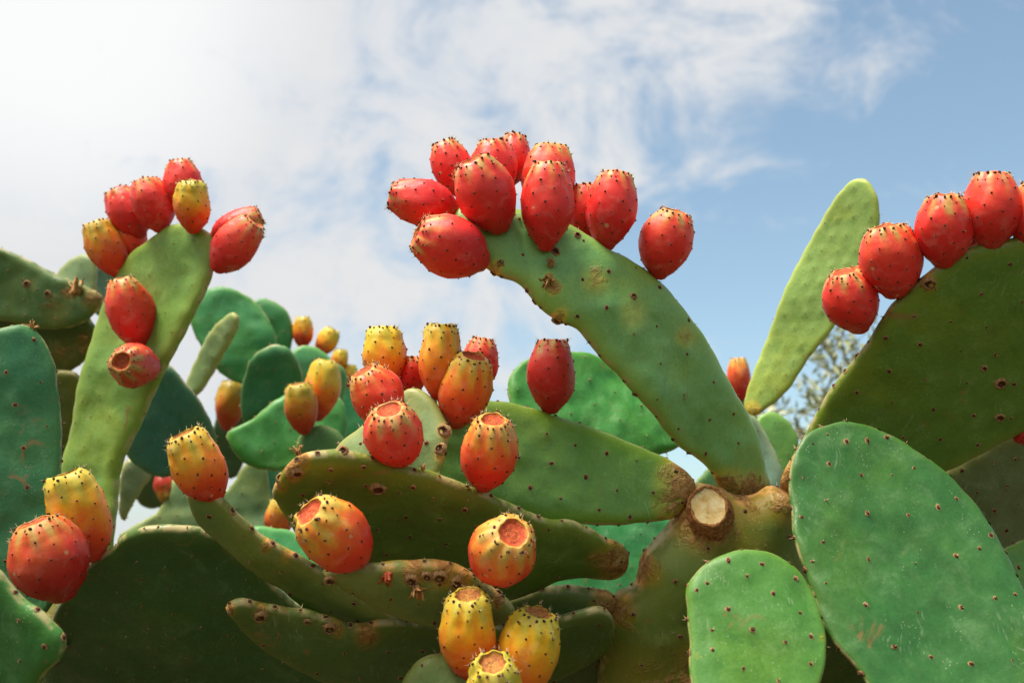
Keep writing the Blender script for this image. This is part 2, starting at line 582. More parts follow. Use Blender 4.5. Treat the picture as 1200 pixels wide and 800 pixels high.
            for i in range(rng.randrange(stepm), len(poly), stepm):
                i = min(len(poly) - 1, max(0, i + rng.choice((-1, 0, 0, 1))))
                p = s.surf(poly[i:i + 1], 1)[0]
                n = s.mid((poly[i] + nrm[i])[None])[0] - s.mid(poly[i:i + 1])[0]
                n = n / np.linalg.norm(n)
                k = rng.uniform(0.8, 1.35)
                c.dome(p - n * 0.0004, n, sz * 1.1 * k, sz * 1.1 * k, rng)
                for _ in range(rng.choice((0, 0, 1, 2, 3))):
                    d_ = n + np.array([rng.gauss(0, .45), rng.gauss(0, .45), rng.gauss(0, .45)])
                    c.spike(p, d_, rng.uniform(0.002, 0.0065), 0.0004)
            ao = c.build('areoles', [M_DOT, M_RING, M_SPINE], o, org)

    def depth(s, q):
        q = np.atleast_2d(q)
        cx, cy, d, gx, gy = s.pl
        r = d + gx * (q[:, 0] - cx) / 100 + gy * (q[:, 1] - cy) / 100
        if s.bendv:
            bx, by, ang, k = s.bendv
            t = ((q[:, 0] - bx) * math.cos(R(ang)) + (q[:, 1] - by) * math.sin(R(ang))) / 100
            r = r + k * t * t
        return r

    def mid(s, q):
        q = np.atleast_2d(q)
        return P3(q[:, 0], q[:, 1], s.depth(q))

    def normal(s, q):
        q = np.atleast_2d(q).astype(float)
        ex = s.mid(q + [0.5, 0]) - s.mid(q - [0.5, 0])
        ey = s.mid(q + [0, 0.5]) - s.mid(q - [0, 0.5])
        n = np.cross(ex, ey)
        n /= np.linalg.norm(n, axis=1)[:, None]
        sgn = np.where((n * (s.mid(q) - CP)).sum(1) > 0, -1, 1)
        return n * sgn[:, None]

    def surf(s, q, side, dist=None):
        q = np.atleast_2d(q).astype(float)
        if dist is None:
            dist = edge_dist(q, s.poly)
        m = s.mid(q)
        n = s.normal(q)
        e = np.clip(dist / s.R, 0, 1)
        u = np.clip(dist / max(s.maxd, 1e-6), 0, 1)
        th = s.T * 0.5 * ((1 - s.domek) * np.clip(1 - (1 - e)**2.3, 0, 1)**(1 / 2.3) + s.domek * (2 * u - u * u))
        und = fbm(m, 17.0, s.seed + side, 2) * 0.0024 * s.und + fbm(m, 60.0, s.seed - side, 2) * 0.0006 * s.und
        warp = fbm(m, 6.0, s.seed, 2) * 0.010
        m = m + n * warp[:, None]
        qa = (q - s.ctr) @ s.Mt.T
        al_, ac_ = qa[:, 0] * s.ca + qa[:, 1] * s.sa, -qa[:, 0] * s.sa + qa[:, 1] * s.ca
        und = und + fbm(np.c_[ac_ * 52.0, al_ * 9.0, np.zeros(len(q))], 1.0, s.seed + 3, 2) * 0.0011 * s.fold
        disp = und * e
        if len(s.sites) and s.bump > 0:
            for c in s.sites:
                d_ = (q - c)
                ab = d_ @ s.Mt.T
                al = ab[:, 0] * s.ca + ab[:, 1] * s.sa
                ac = -ab[:, 0] * s.sa + ab[:, 1] * s.ca
                rr = (ac / s.bumpr)**2 + (al / (s.bumpr * s.elong))**2
                k = rr < 9
                disp[k] += 0.0011 * s.bump * np.exp(-rr[k]) * e[k]
        return m + n * side * (th + disp)[:, None]


# ------------------------------------------------------------------ fruit
PROF = [(0.0, 0.0), (0.005, 0.20), (0.03, 0.32), (0.09, 0.46), (0.18, 0.675), (0.30, 0.875), (0.42, 0.97), (0.54, 1.0), (0.66, 0.97), (0.77, 0.89),
        (0.865, 0.765), (0.92, 0.64), (0.958, 0.505), (0.982, 0.395), (0.985, 0.33), (0.972, 0.285)]


def fruit(plant, c, wpx, hpx, ang, tilt, ripe, on=None, dd=0.0, d=None, tone=1.0, point=0.0, label=None, small=False, lab=None):
    seed = int(c[0] * 7 + c[1] * 13)
    rng = random.Random(seed)
    ca, sa = math.cos(R(ang)), math.sin(R(ang))
    ct, st_ = math.cos(R(tilt)), math.sin(R(tilt))
    axis = ct * (sa * CX + ca * CU) - st_ * CF
    Lp = math.sqrt(max(hpx**2 - (wpx * st_)**2 * 0.8, (wpx * 0.9 * ct)**2)) / max(ct, 0.3)
    Lp = min(max(Lp, 1.12 * wpx), 1.65 * wpx)
    bx, by = c[0] - sa * ct * Lp * 0.5, c[1] + ca * ct * Lp * 0.5
    if d is None:
        pw = PADS[on].surf(np.array([[bx, by]]), 1, np.array([0.0]))[0]
        db = float((pw - CP) @ CF) + dd
        L = Lp * db / FPX
        dc = db - L * 0.5 * st_
    else:
        dc = d
    L, Wd = Lp * dc / FPX, wpx * dc / FPX
    L0, L = L, L * 1.045
    ctr = P3(np.array(c[0]), np.array(c[1]), np.array(dc))
    base = ctr + axis * L0 * 0.5 - axis * L
    u, v, n = frame(axis)
    K = 26 if small else 44
    rot = rng.random() * 6.28
    nrib = rng.choice((8, 9, 10))
    prof = []
    sub = 2 if small else 3
    for i in range(len(PROF) - 1):
        (t0, r0), (t1, r1) = PROF[i], PROF[i + 1]
        k = sub if 2 < i < 11 else 1
        for j in range(k):
            prof.append((t0 + (t1 - t0) * j / k, r0 + (r1 - r0) * j / k))
    prof.append(PROF[-1])
    pt = np.array(prof)
    # smooth the polyline a little
    for _ in range(2):
        pt[3:-6, 1] = 0.25 * pt[2:-7, 1] + 0.5 * pt[3:-6, 1] + 0.25 * pt[4:-5, 1]
    bw = rng.uniform(-0.03, 0.05)
    lowk = 1.0 - 0.22 * point
    # areole sites (t, theta)
    sites = []
    nA = 30 if small else 44
    for i in range(nA):
        t = 0.08 + 0.83 * ((i + 0.5) / nA)
        sites.append((t, rot + i * 2.39996 + rng.gauss(0, .07), rng.uniform(0.75, 1.15)))
    nr = 10 if small else 15
    for i in range(nr):
        sites.append((0.972 + rng.uniform(-.022, .014), rot + 2 * math.pi * i / nr + rng.gauss(0, .10), rng.uniform(0.9, 1.35)))
    for i in range(nr - 4):
        sites.append((0.915 + rng.uniform(-.02, .02), rot + 0.25 + 2 * math.pi * i / (nr - 4) + rng.gauss(0, .1), rng.uniform(0.75, 1.05)))
    sy = rng.random() * 6.28
    lean = rng.uniform(-0.05, 0.05)

    def pos(t, r, th):
        up = max(0.0, (t - 0.45) / 0.55)
        rib = math.cos(nrib * (th - rot) + 2.2 * t)
        rr = r * (1 + rib * 0.065 * up * up * (1.4 - ripe) + 0.035 * math.cos(2 * (th - sy)) + 0.02 * math.cos(3 * th + sy))
        if t < 0.4:
            rr *= lowk + (1 - lowk) * (t / 0.4)**0.8
        rr += bw * r * math.sin(math.pi * min(t, 1)) + 0.10 * r * mnoise.noise(Vector((math.cos(th) * 1.1 + seed, math.sin(th) * 1.1, t * 2.2)))
        tl = 0.0
        for (ts, tts, k) in near.get(int(t * 12), ()):
            da = (th - tts + math.pi) % (2 * math.pi) - math.pi
            dt_ = (t - ts) * L / (Wd * 0.5)
            q = (da * r / 0.14)**2 + (dt_ / (0.13 if dt_ > 0 else 0.13 + 0.30 * up * (1.15 - ripe)))**2
            if q < 6:
                rr += (0.026 + 0.040 * up * (1.2 - ripe * 0.95) + (0.012 if ts > 0.94 else 0)) * k * math.exp(-q)
                tl += (0.016 * k * math.exp(-q)) if ts > 0.94 else 0
        return (base + axis * ((t + tl) * L) + (u * math.cos(th) + v * math.sin(th)) * (rr * Wd * 0.5)
                + u * (lean * Wd * math.sin(math.pi * t))), rib * up

    near = {}
    for sft in sites:
        for b_ in (-1, 0, 1):
            near.setdefault(int(sft[0] * 12) + b_, []).append(sft)
    verts, ax_, rb_ = [], [], []
    for (t, r) in pt:
        for i in range(K):
            p, rb = pos(t, r, 2 * math.pi * i / K)
            verts.append(p)
            ax_.append(t)
            rb_.append(rb)
    faces = []
    nR = len(pt)
    for j in range(nR - 1):
        for i in range(K):
            i2 = (i + 1) % K
            faces.append((j * K + i, j * K + i2, (j + 1) * K + i2, (j + 1) * K + i))
    o = mesh_obj('fruit', verts, faces, [M_FRUIT], PLANTS[plant], base, None, {'axis': ax_, 'rib': rb_}, True, label)
    o.color = (ripe, tone, rng.random(), 1)
    # the flower scar: a shallow dish with concentric rings
    cv, cf = [], []
    rows = [(0.32, 0.976), (0.295, 0.969), (0.272, 0.961), (0.25, 0.954), (0.226, 0.963), (0.20, 0.950), (0.172, 0.960), (0.14, 0.946), (0.108, 0.956), (0.075, 0.943), (0.04, 0.952)]
    kk = 26
    cm = []
    for j, (r, t) in enumerate(rows):
        for i in range(kk):
            th = 2 * math.pi * i / kk
            wv = 1 + 0.04 * math.sin(3 * th + j * .7 + sy) + rng.gauss(0, 0.016)
            if j < 3:
                p, _ = pos(t, r, th)
            else:
                p = base + axis * (L * (t + 0.006 * math.sin(2 * th + j) + rng.gauss(0, 0.002))) + (u * math.cos(th) + v * math.sin(th)) * (r * wv * Wd * 0.5)
            cv.append(p)
    cv.append(base + axis * (L * 0.948))
    for j in range(len(rows) - 1):
        for i in range(kk):
            i2 = (i + 1) % kk
            cf.append((j * kk + i, j * kk + i2, (j + 1) * kk + i2, (j + 1) * kk + i))
            cm.append(0)
    j = len(rows) - 1
    for i in range(kk):
        cf.append((j * kk + i, j * kk + (i + 1) % kk, (j + 1) * kk))
        cm.append(0)
    mesh_obj('crown', cv, cf, [M_CROWNR if ripe > 0.35 else M_CROWN], o, base, cm, {'ring': [(1.0 if j < 3 else (1.0 if j % 2 == 0 else 0.0)) for j in range(len(rows)) for i in range(kk)] + [0.0]})
    # areoles and glochids
    co = Collect()
    rA = 0.00108
    tt, rr0 = pt[:-3, 0], pt[:-3, 1]
    for (ts, th, k) in sites:
        r = float(np.interp(ts, tt, rr0))
        p, _ = pos(ts, r, th)
        r2 = float(np.interp(ts + 0.02, tt, rr0))
        p2, _ = pos(min(ts + 0.02, 0.999), r2, th)
        p3, _ = pos(ts, r, th + 0.05)
        nn = np.cross(p3 - p, p2 - p)
        nn /= np.linalg.norm(nn) + 1e-12
        if nn @ (p - (base + axis * ts * L)) < 0:
            nn = -nn
        co.dome(p - nn * 0.0003, nn, rA * k, rA * 0.9 * k, rng, ring=False)
        top = ts > 0.86
        for _ in range(rng.choice((2, 3, 4, 6)) if top else rng.choice((0, 0, 1, 1, 2))):
            d_ = nn + axis * (0.4 if top else 0.15) + np.array([rng.gauss(0, .5) for _ in range(3)])
            co.spike(p, d_, rng.uniform(0.0015, 0.0062 if top else 0.004), 0.00022)
    co.build('areoles', [M_DOT, M_RING, M_SPINE], o, base)
    return o


def lathe_obj(name, p, n, prof, mats, mi, parent, rng, wob=0.12, K=18, oval=1.0, label=None):
    u, v, n = frame(n)
    vs, fs, ms = [], [], []
    ph = [rng.random() * 6.28 for _ in range(3)]
    for (r, z) in prof:
        for i in range(K):
            a = 2 * math.pi * i / K
            q = r * (1 + wob * (0.5 * math.sin(2 * a + ph[0]) + 0.4 * math.sin(5 * a + ph[1] + z * 900) + rng.gauss(0, .35)))
            vs.append(p + u * math.cos(a) * q * oval + v * math.sin(a) * q + n * (z + rng.gauss(0, 1) * wob * 0.12 * r))
    vs.append(p + n * prof[-1][1])
    for j in range(len(prof) - 1):
        for i in range(K):
            i2 = (i + 1) % K
            fs.append((j * K + i, j * K + i2, (j + 1) * K + i2, (j + 1) * K + i))
            ms.append(mi[j])
    j = len(prof) - 1
    for i in range(K):
        fs.append((j * K + i, j * K + (i + 1) % K, len(vs) - 1))
        ms.append(mi[-1])
    return mesh_obj(name, vs, fs, mats, parent, p, ms, label=label)


def scar(pad, x, y, rpx, rim=False, name='scar', seed=0):
    """an old fruit scar: raised corky ring round a dark pit"""
    P = PADS[pad]
    rng = random.Random(int(x * 3 + y))
    q = np.array([[x, y]], float)
    if rim:
        i = int(np.argmin(((P.poly - q)**2).sum(1)))
        p = P.surf(P.poly[i:i + 1], 1)[0]
        n = P.mid((P.poly[i] + P.nrm[i])[None])[0] - P.mid(P.poly[i:i + 1])[0]
        n = n / np.linalg.norm(n) + 0.5 * P.normal(q)[0]
        n /= np.linalg.norm(n)
        p = p - n * 0.0015
    else:
        p = P.surf(q, 1)[0]
        n = P.normal(q)[0]
    r = rpx * float(P.depth(q)[0]) / FPX
    h = r * 0.42
    return lathe_obj(name, p, n, [(r * 1.35, -h * 0.35), (r * 1.05, h * 0.35), (r * 0.85, h), (r * 0.66, h * 0.85), (r * 0.5, h * 0.25), (r * 0.25, h * 0.1)],
                     [M_RING, M_CORK, M_DOT], [0, 0, 1, 2, 2, 2], P.obj, rng, 0.16)


def dried(pad, x, y, size, ang, tilt=20, mat=None, n=9, name='dried_flower', rim=False):
    """withered flower: a tuft of curled papery strips"""
    P = PADS[pad]
    rng = random.Random(int(x * 5 + y * 3))
    q = np.array([[x, y]], float)
    p = 0.5 * (P.surf(q, 1)[0] + P.surf(q, -1)[0]) if rim else P.surf(q, 1)[0]
    S = size * float(P.depth(q)[0]) / FPX
    ct, st_ = math.cos(R(tilt)), math.sin(R(tilt))
    ax = ct * (math.sin(R(ang)) * CX + math.cos(R(ang)) * CU) - st_ * CF
    u, v, ax = frame(ax)
    vs, fs = [], []
    for i in range(n):
        th = 6.28 * i / n + rng.gauss(0, .3)
        side = u * math.cos(th) + v * math.sin(th)
        tang = -u * math.sin(th) + v * math.cos(th)
        Lr = S * rng.uniform(0.6, 1.15)
        wd = S * rng.uniform(0.10, 0.2)
        curl = rng.uniform(0.2, 1.5)
        b = len(vs)
        for j in range(6):
            t = j / 5
            cc = p + ax * (Lr * t * (1 - 0.35 * curl * t)) + side * (S * 0.16 + S * 0.5 * curl * t * t * 0.7) + tang * (rng.gauss(0, .05) * S)
            w_ = wd * (1 - 0.75 * t * t)
            for k2, off in ((-1, 0), (1, 0), (0, 1)):
                vs.append(cc + tang * w_ * k2 + side * wd * 0.35 * off)
        for j in range(5):
            for k2 in range(3):
                a_, b_ = b + j * 3 + k2, b + j * 3 + (k2 + 1) % 3
                fs.append((a_, b_, b_ + 3, a_ + 3))
        fs.append((b + 15, b + 16, b + 17))
        fs.append((b + 2, b + 1, b))
    return mesh_obj(name, vs, fs, [mat or M_DRY], P.obj, p)


def stem(plant, pts, radii, flat=0.7, name='trunk', mat=None, cork=0.4, col=(0.09, 0.15, 0.045), label=None):
    """old lower stem in world coordinates, from the ground up"""
    rng = random.Random(str(pts))
    P = [np.array(p, float) for p in pts]
    vs, fs = [], []
    K = 22
    rows = []
    for i in range(len(P) - 1):
        for t in np.linspace(0, 1, 10, endpoint=False):
            rows.append((P[i] * (1 - t) + P[i + 1] * t, radii[i] * (1 - t) + radii[i + 1] * t))
    rows.append((P[-1], radii[-1]))
    for j in range(2):
        rr = [rows[0]] + [((rows[i - 1][0] + rows[i][0] * 2 + rows[i + 1][0]) / 4, (rows[i - 1][1] + rows[i][1] * 2 + rows[i + 1][1]) / 4) for i in range(1, len(rows) - 1)] + [rows[-1]]
        rows = rr
    for (p, r) in rows:
        for i in range(K):
            a = 2 * math.pi * i / K
            q = r * (1 + 0.16 * mnoise.noise(Vector((p[0] * 9 + math.cos(a), p[1] * 9 + math.sin(a), p[2] * 9))))
            vs.append(p + np.array([math.cos(a) * q, math.sin(a) * q * flat, 0]))
    for j in range(len(rows) - 1):
        for i in range(K):
            i2 = (i + 1) % K
            fs.append((j * K + i, j * K + i2, (j + 1) * K + i2, (j + 1) * K + i))
    vs.append(rows[-1][0] + np.array([0, 0, rows[-1][1] * 0.4]))
    j = len(rows) - 1
    for i in range(K):
        fs.append((j * K + i, j * K + (i + 1) % K, len(vs) - 1))
    o = mesh_obj(name, vs, fs, [M_PAD], PLANTS[plant], P[0], None, {'cork': [cork] * len(vs), 'edge': [0] * len(vs)}, True, label)
    o.color = tuple(col) + (1,)
    return o


#SETTING
# ------------------------------------------------------------------ the setting
def ground():
    n = 60
    ring = [0.0] + [0.25 * 1.16**i for i in range(60)]
    vs, fs = [(0, 0, 0)], []
    K = 72
    for r in ring[1:]:
        for i in range(K):
            a = 2 * math.pi * i / K
            x, y = r * math.cos(a), r * math.sin(a)
            z = 0.05 * mnoise.fractal(Vector((x * 0.8, y * 0.8, 0.3)), 0.6, 2, 4) * min(1, 6 / (r + 1e-3)) if r < 60 else 0.0
            vs.append((x, y, z))
    for i in range(K):
        fs.append((0, 1 + i, 1 + (i + 1) % K))
    for j in range(len(ring) - 2):
        for i in range(K):
            a, b = 1 + j * K + i, 1 + j * K + (i + 1) % K
            fs.append((a, a + K, b + K, b))
    m, t = material('dry_soil')
    co = t.n('ShaderNodeTexCoord').outputs['Object']
    a = t.noise(co, 1.3, 6, 0.6, 0.5)
    b = t.noise(co, 22, 6, 0.7)
    c = t.ramp(b, [(0.3, (0.045, 0.032, 0.02)), (0.55, (0.12, 0.085, 0.05)), (0.75, (0.22, 0.17, 0.11))])
    c = t.mix(t.maprange(a, 0.45, 0.62, 0, 0.8), c, (0.09, 0.10, 0.035))
    finish(t, {'Base Color': c, 'Roughness': 0.95, 'Specular IOR Level': 0.1}, (b, 0.9, 0.03))
    o = mesh_obj('ground', vs, fs, [m], None, (0, 0, 0))
    o['kind'] = 'structure'


ground()


def gz(x, y):
    return 0.05 * mnoise.fractal(Vector((x * 0.8, y * 0.8, 0.3)), 0.6, 2, 4) * min(1, 6 / math.hypot(x, y))


def plant(key, label, px, d):
    p = P3(np.array(px), np.array(400.0), np.array(d))
    # foot of the stem straight below
    x, y = float(p[0]), float(p[1])
    PLANTS[key] = thing('prickly_pear_cactus', label, 'cactus', (x, y, gz(x, y)), 'prickly pear plants')
    return x, y, gz(x, y)


#PLANTS
GREEN = (0.115, 0.235, 0.075)

# ---- the central plant: thick trunk, arching pad, fruit laden pads on both sides
fx, fy, fz = plant('A', 'large cactus with thick brown-jointed trunk, sawn-off stub and arching pad carrying a red fruit cluster', 850, 1.06)
pb = P3(np.array(845.), np.array(840.), np.array(1.07))
stem('A', [(fx, fy, fz - 0.05), (fx - 0.01, fy - 0.01, 0.5), tuple(pb)], [0.14, 0.12, 0.105], 0.6)
Pad('A0', 'A', [(808, 571), (822, 568), (842, 571), (860, 579), (880, 580), (900, 570), (916, 574), (928, 586), (935, 620), (950, 670), (970, 720), (985, 790), (990, 870),
                (940, 900), (850, 905), (760, 900), (700, 870), (700, 800), (706, 750), (711, 715), (722, 690), (741, 680), (749, 655), (757, 640), (777, 619), (795, 592)],
    (850, 700, 1.06, 0, 0.0), (0.105, 0.16, 0.022), T=0.085, sp=0.055, bump=0.6, und=1.6, axis=80, name='trunk',
    cork=[(825, 600, 44, .8), (875, 582, 28, .65), (918, 585, 28, .8), (748, 660, 20, .9), (722, 705, 20, .8), (800, 770, 55, .42), (760, 790, 60, .42), (870, 640, 40, .35)])
Pad('A1', 'A', [(530, 262), (535, 250), (548, 244), (575, 243), (605, 248), (640, 256), (676, 272), (710, 292), (734, 303), (765, 323), (788, 342), (807, 365), (831, 400), (850, 436),
                (875, 482), (889, 513), (897, 545), (902, 567), (890, 580), (872, 584), (850, 577), (827, 545), (796, 521), (769, 492), (741, 461), (726, 440), (703, 417),
                (676, 386), (652, 374), (627, 353), (610, 333), (586, 322), (567, 308), (545, 285)],
    (715, 400, 1.0, 0.043, -0.0143), (0.175, 0.37, 0.10), T=0.034, label='arching pad with brown scars, fruit clustered on its tip', step=5, sp=0.040, axis=44, und=1.5, bend=(715, 400, 44, 0.012),
    cork=[(875, 580, 30, 1.0), (850, 565, 22, .7), (644, 343, 10, .7), (640, 330, 7, .7), (580, 316, 9, .7), (653, 372, 9, .8), (735, 370, 24, .42), (690, 335, 20, .42), (800, 395, 18, .45)])
Pad('A2', 'A', [(505, 478), (540, 470), (575, 470), (592, 471), (627, 480), (660, 489), (685, 495), (710, 505), (745, 519), (775, 531), (797, 545), (815, 566), (812, 580), (790, 606),
                (750, 611), (715, 615), (670, 614), (620, 608), (560, 596), (510, 580), (495, 530)],
    (650, 550, 1.04, 0.012, -0.03), (0.13, 0.275, 0.04), T=0.032, step=5, sp=0.036, axis=15, und=1.3, bump=1.4,
    cork=[(800, 565, 34, 1.0), (785, 590, 24, .8), (806, 580, 22, .9)])
Pad('A2b', 'A', [(392, 530), (425, 498), (450, 478), (475, 457), (490, 456), (507, 468), (521, 490), (526, 510), (521, 530), (514, 552), (495, 575), (440, 572), (405, 560)],
    (470, 510, 0.985, -0.02, -0.03), (0.20, 0.28, 0.10), T=0.024, sp=0.034, cork=[(524, 505, 12, .6), (518, 535, 9, .6)])
Pad('A3', 'A', [(320, 582), (325, 565), (337, 547), (350, 535), (370, 530), (395, 529), (425, 535), (455, 541), (480, 546), (505, 552), (525, 561), (545, 569), (570, 577),
                (597, 589), (620, 600), (640, 609), (670, 612), (690, 619), (712, 632), (725, 638), (737, 652), (735, 672), (722, 683), (700, 681), (675, 677), (650, 680),
                (620, 692), (560, 702), (470, 695), (400, 672), (352, 630)],
    (520, 610, 0.95, 0.022, 0.075), (0.105, 0.178, 0.022), T=0.030, step=5, sp=0.036, axis=12, und=1.2,
    cork=[(722, 655, 26, 1.0), (700, 650, 18, .6), (343, 545, 14, .8), (329, 565, 9, .7), (355, 533, 10, .8)])
Pad('A4', 'A', [(378, 671), (400, 665), (435, 661), (460, 659), (485, 659), (520, 659), (547, 668), (575, 688), (598, 708), (603, 720), (585, 732), (550, 738), (510, 734), (480, 728),
                (450, 717), (425, 702), (400, 687)],
    (490, 695, 0.89, 0.01, 0.05), (0.13, 0.19, 0.05), T=0.032, sp=0.03, axis=8,
    cork=[(485, 664, 16, .6), (520, 664, 18, .75), (540, 672, 14, .7), (455, 662, 9, .5), (583, 697, 9, .7)])
Pad('A5', 'A', [(217, 577), (228, 572), (248, 575), (262, 585), (280, 600), (310, 622), (332, 635), (360, 655), (387, 672), (420, 692), (455, 712), (470, 730), (440, 735),
                (410, 724), (380, 709), (345, 692), (307, 666), (282, 648), (257, 630), (232, 610)],
    (320, 650, 0.93, -0.02, 0.07), (0.12, 0.19, 0.045), T=0.026, sp=0.034, axis=35, cork=[(318, 628, 8, .6), (340, 642, 8, .5)])
Pad('A6', 'A', [(265, 712), (280, 704), (305, 709), (335, 716), (365, 718), (390, 723), (420, 729), (445, 726), (520, 733), (620, 735), (700, 712), (718, 722), (712, 760), (640, 800),
                (540, 815), (430, 805), (350, 778), (300, 748), (274, 724)],
    (440, 755, 0.96, 0.022, 0.075), (0.075, 0.13, 0.028), T=0.028, sp=0.04, axis=6, cork=[(305, 715, 9, .7), (395, 728, 9, .7), (430, 735, 16, .7), (270, 711, 7, .8)])
Pad('A8', 'A', [(590, 708), (610, 698), (640, 689), (670, 688), (700, 693), (716, 695), (722, 710), (716, 730), (690, 733), (655, 728), (620, 724), (595, 720)],
    (650, 710, 1.05, 0.0, 0.06), (0.10, 0.16, 0.04), T=0.034, sp=0.04, cork=[(708, 712, 22, .95), (690, 722, 14, .6)])
Pad('A9', 'A', [(468, 818), (478, 790), (496, 772), (522, 765), (545, 776), (575, 802), (620, 822), (660, 850), (680, 900), (660, 980), (600, 1020), (520, 990), (475, 900)],
    (560, 850, 0.86, 0, -0.03), (0.12, 0.19, 0.045), T=0.03, sp=0.034)
Pad('A11', 'A', [(540, 735), (600, 722), (680, 722), (725, 735), (745, 800), (735, 900), (650, 930), (560, 900), (530, 810)],
    (640, 820, 1.14, 0.0, 0.10), (0.075, 0.12, 0.03), T=0.03, sp=0.04)  # added dark pad: stands in for the deep shade below the upper pads
Pad('A12', 'A', [(380, 760), (430, 742), (500, 745), (560, 770), (570, 850), (520, 920), (430, 910), (380, 840)],
    (470, 830, 1.16, 0.0, 0.10), (0.075, 0.12, 0.03), T=0.03, sp=0.04)  # added behind as dark fill, so the low opening reads as shade
Pad('A13', 'A', [(270, 690), (310, 676), (360, 690), (430, 712), (520, 730), (540, 790), (430, 815), (330, 790), (280, 740)],
    (410, 750, 1.12, 0.0, 0.10), (0.07, 0.12, 0.03), T=0.03, sp=0.04)  # added dark pad closing a bright slit that should look shaded
Pad('B1', 'A', [(596, 462), (599, 440), (613, 423), (640, 413), (672, 413), (700, 417), (730, 436), (760, 470), (785, 500), (799, 520), (775, 531), (740, 538), (680, 525), (630, 505), (602, 485)],
    (690, 470, 1.32, 0.02, -0.05), (0.045, 0.215, 0.035), T=0.03, sp=0.038, und=2.2, bump=2.6, axis=30, ars=0.55)
Pad('R1', 'A', [(914, 568), (924, 545), (938, 520), (950, 498), (966, 471), (985, 442), (1005, 415), (1024, 388), (1043, 360), (1059, 345), (1082, 324), (1105, 309), (1125, 297),
                (1148, 289), (1175, 284), (1210, 281), (1260, 288), (1310, 315), (1340, 370), (1335, 430), (1290, 475), (1230, 495), (1165, 520), (1107, 548), (1050, 570), (990, 586), (940, 594), (920, 590)],
    (1080, 430, 1.0, -0.012, 0.045), (0.11, 0.21, 0.026), T=0.032, step=5.5, sp=0.040, axis=130,
    cork=[(920, 575, 30, 1.0), (940, 560, 20, .5), (1087, 328, 10, .7), (1150, 540, 14, .4), (930, 530, 12, .5)])
Pad('R2', 'A', [(1060, 600), (1085, 565), (1125, 538), (1165, 515), (1220, 495), (1270, 505), (1310, 560), (1290, 630), (1230, 660), (1160, 660), (1090, 640)],
    (1190, 575, 1.13, 0.0, 0.04), (0.15, 0.185, 0.075), T=0.028, sp=0.034)

# ---- two smooth pads in front on the right
fx, fy, fz = plant('R', 'low cactus with broad smooth fruitless green pads standing before the trunk of the big cactus', 1040, 0.84)
Pad('R3', 'R', [(987, 494), (1007, 495), (1030, 502), (1055, 516), (1080, 534), (1107, 552), (1127, 574), (1142, 592), (1162, 622), (1175, 645), (1186, 670), (1194, 690), (1204, 715),
                (1213, 760), (1213, 820), (1190, 885), (1130, 925), (1075, 905), (1030, 840), (1010, 796), (985, 765), (967, 735), (960, 717), (950, 687), (944, 668), (931, 627),
                (929, 605), (926, 572), (927, 552), (934, 527), (944, 510), (962, 500)],
    (1060, 690, 0.85, 0.01, -0.045), (0.036, 0.13, 0.026), T=0.015, step=5, sp=0.036, axis=52, und=1.0, bump=0.7, fold=2.4, label='large smooth blue-green pad without fruit',
    front=[(990, 519), (1015, 517), (1038, 513), (968, 511), (951, 521), (970, 545), (941, 560), (1008, 557), (1044, 558), (1069, 550), (967, 587), (938, 607), (1015, 602), (1061, 606),
           (1096, 597), (1117, 587), (963, 636), (1016, 656), (1072, 660), (1116, 655), (1143, 646), (1156, 630), (965, 686), (1010, 712), (1074, 718), (1126, 712), (1160, 705),
           (1182, 701), (950, 660), (1136, 779), (1180, 777), (1090, 770), (1045, 760), (1100, 840), (1160, 840)])
Pad('R5', 'R', [(872, 646), (896, 648), (916, 656), (936, 672), (952, 696), (962, 724), (966, 756), (962, 790), (945, 850), (905, 892), (860, 880), (820, 835), (809, 795), (809, 752),
                (805, 720), (804, 690), (816, 672), (832, 660), (852, 650)],
    (885, 770, 0.79, 0.0, -0.04), (0.065, 0.195, 0.03), T=0.014, step=5, sp=0.032, axis=85, und=0.8, bump=0.7,
    front=[(851, 662), (872, 680), (827, 687), (851, 718), (903, 700), (929, 681), (934, 722), (879, 742), (917, 756), (947, 749), (833, 741), (947, 781), (834, 764), (869, 786),
           (815, 695), (890, 665), (910, 800), (860, 830)], cork=[(961, 750, 6, .6), (817, 770, 5, .6)])
Pad('R6', 'R', [(925, 720), (945, 690), (975, 705), (1010, 750), (1050, 800), (1065, 880), (990, 930), (920, 870)],
    (990, 800, 0.98, 0.0, 0.08), (0.075, 0.14, 0.03), T=0.024, sp=0.034)
Pad('R4', 'R', [(1168, 655), (1187, 638), (1220, 630), (1290, 645), (1335, 710), (1320, 800), (1250, 830), (1200, 760), (1178, 700)],
    (1240, 720, 0.97, 0.0, -0.03), (0.085, 0.22, 0.04), T=0.024, sp=0.034)
p3 = P3(np.array(1120.), np.array(915.), np.array(0.80))
p5 = P3(np.array(890.), np.array(880.), np.array(0.76))
p4 = P3(np.array(1265.), np.array(820.), np.array(0.94))
stem('R', [(fx, fy, fz - 0.05), (fx + 0.03, fy - 0.03, 0.5), tuple(p3 + np.array([0, 0, 0.03]))], [0.12, 0.09, 0.05], 0.6)
stem('R', [(fx - 0.02, fy, 0.25), (p5[0] + 0.03, p5[1] + 0.02, 0.6), tuple(p5 + np.array([0, 0, 0.02]))], [0.09, 0.06, 0.04], 0.6, name='branch')
stem('R', [(fx + 0.02, fy, 0.25), (p4[0] - 0.03, p4[1], 0.6), tuple(p4 + np.array([0, 0, 0.02]))], [0.09, 0.06, 0.04], 0.6, name='branch')

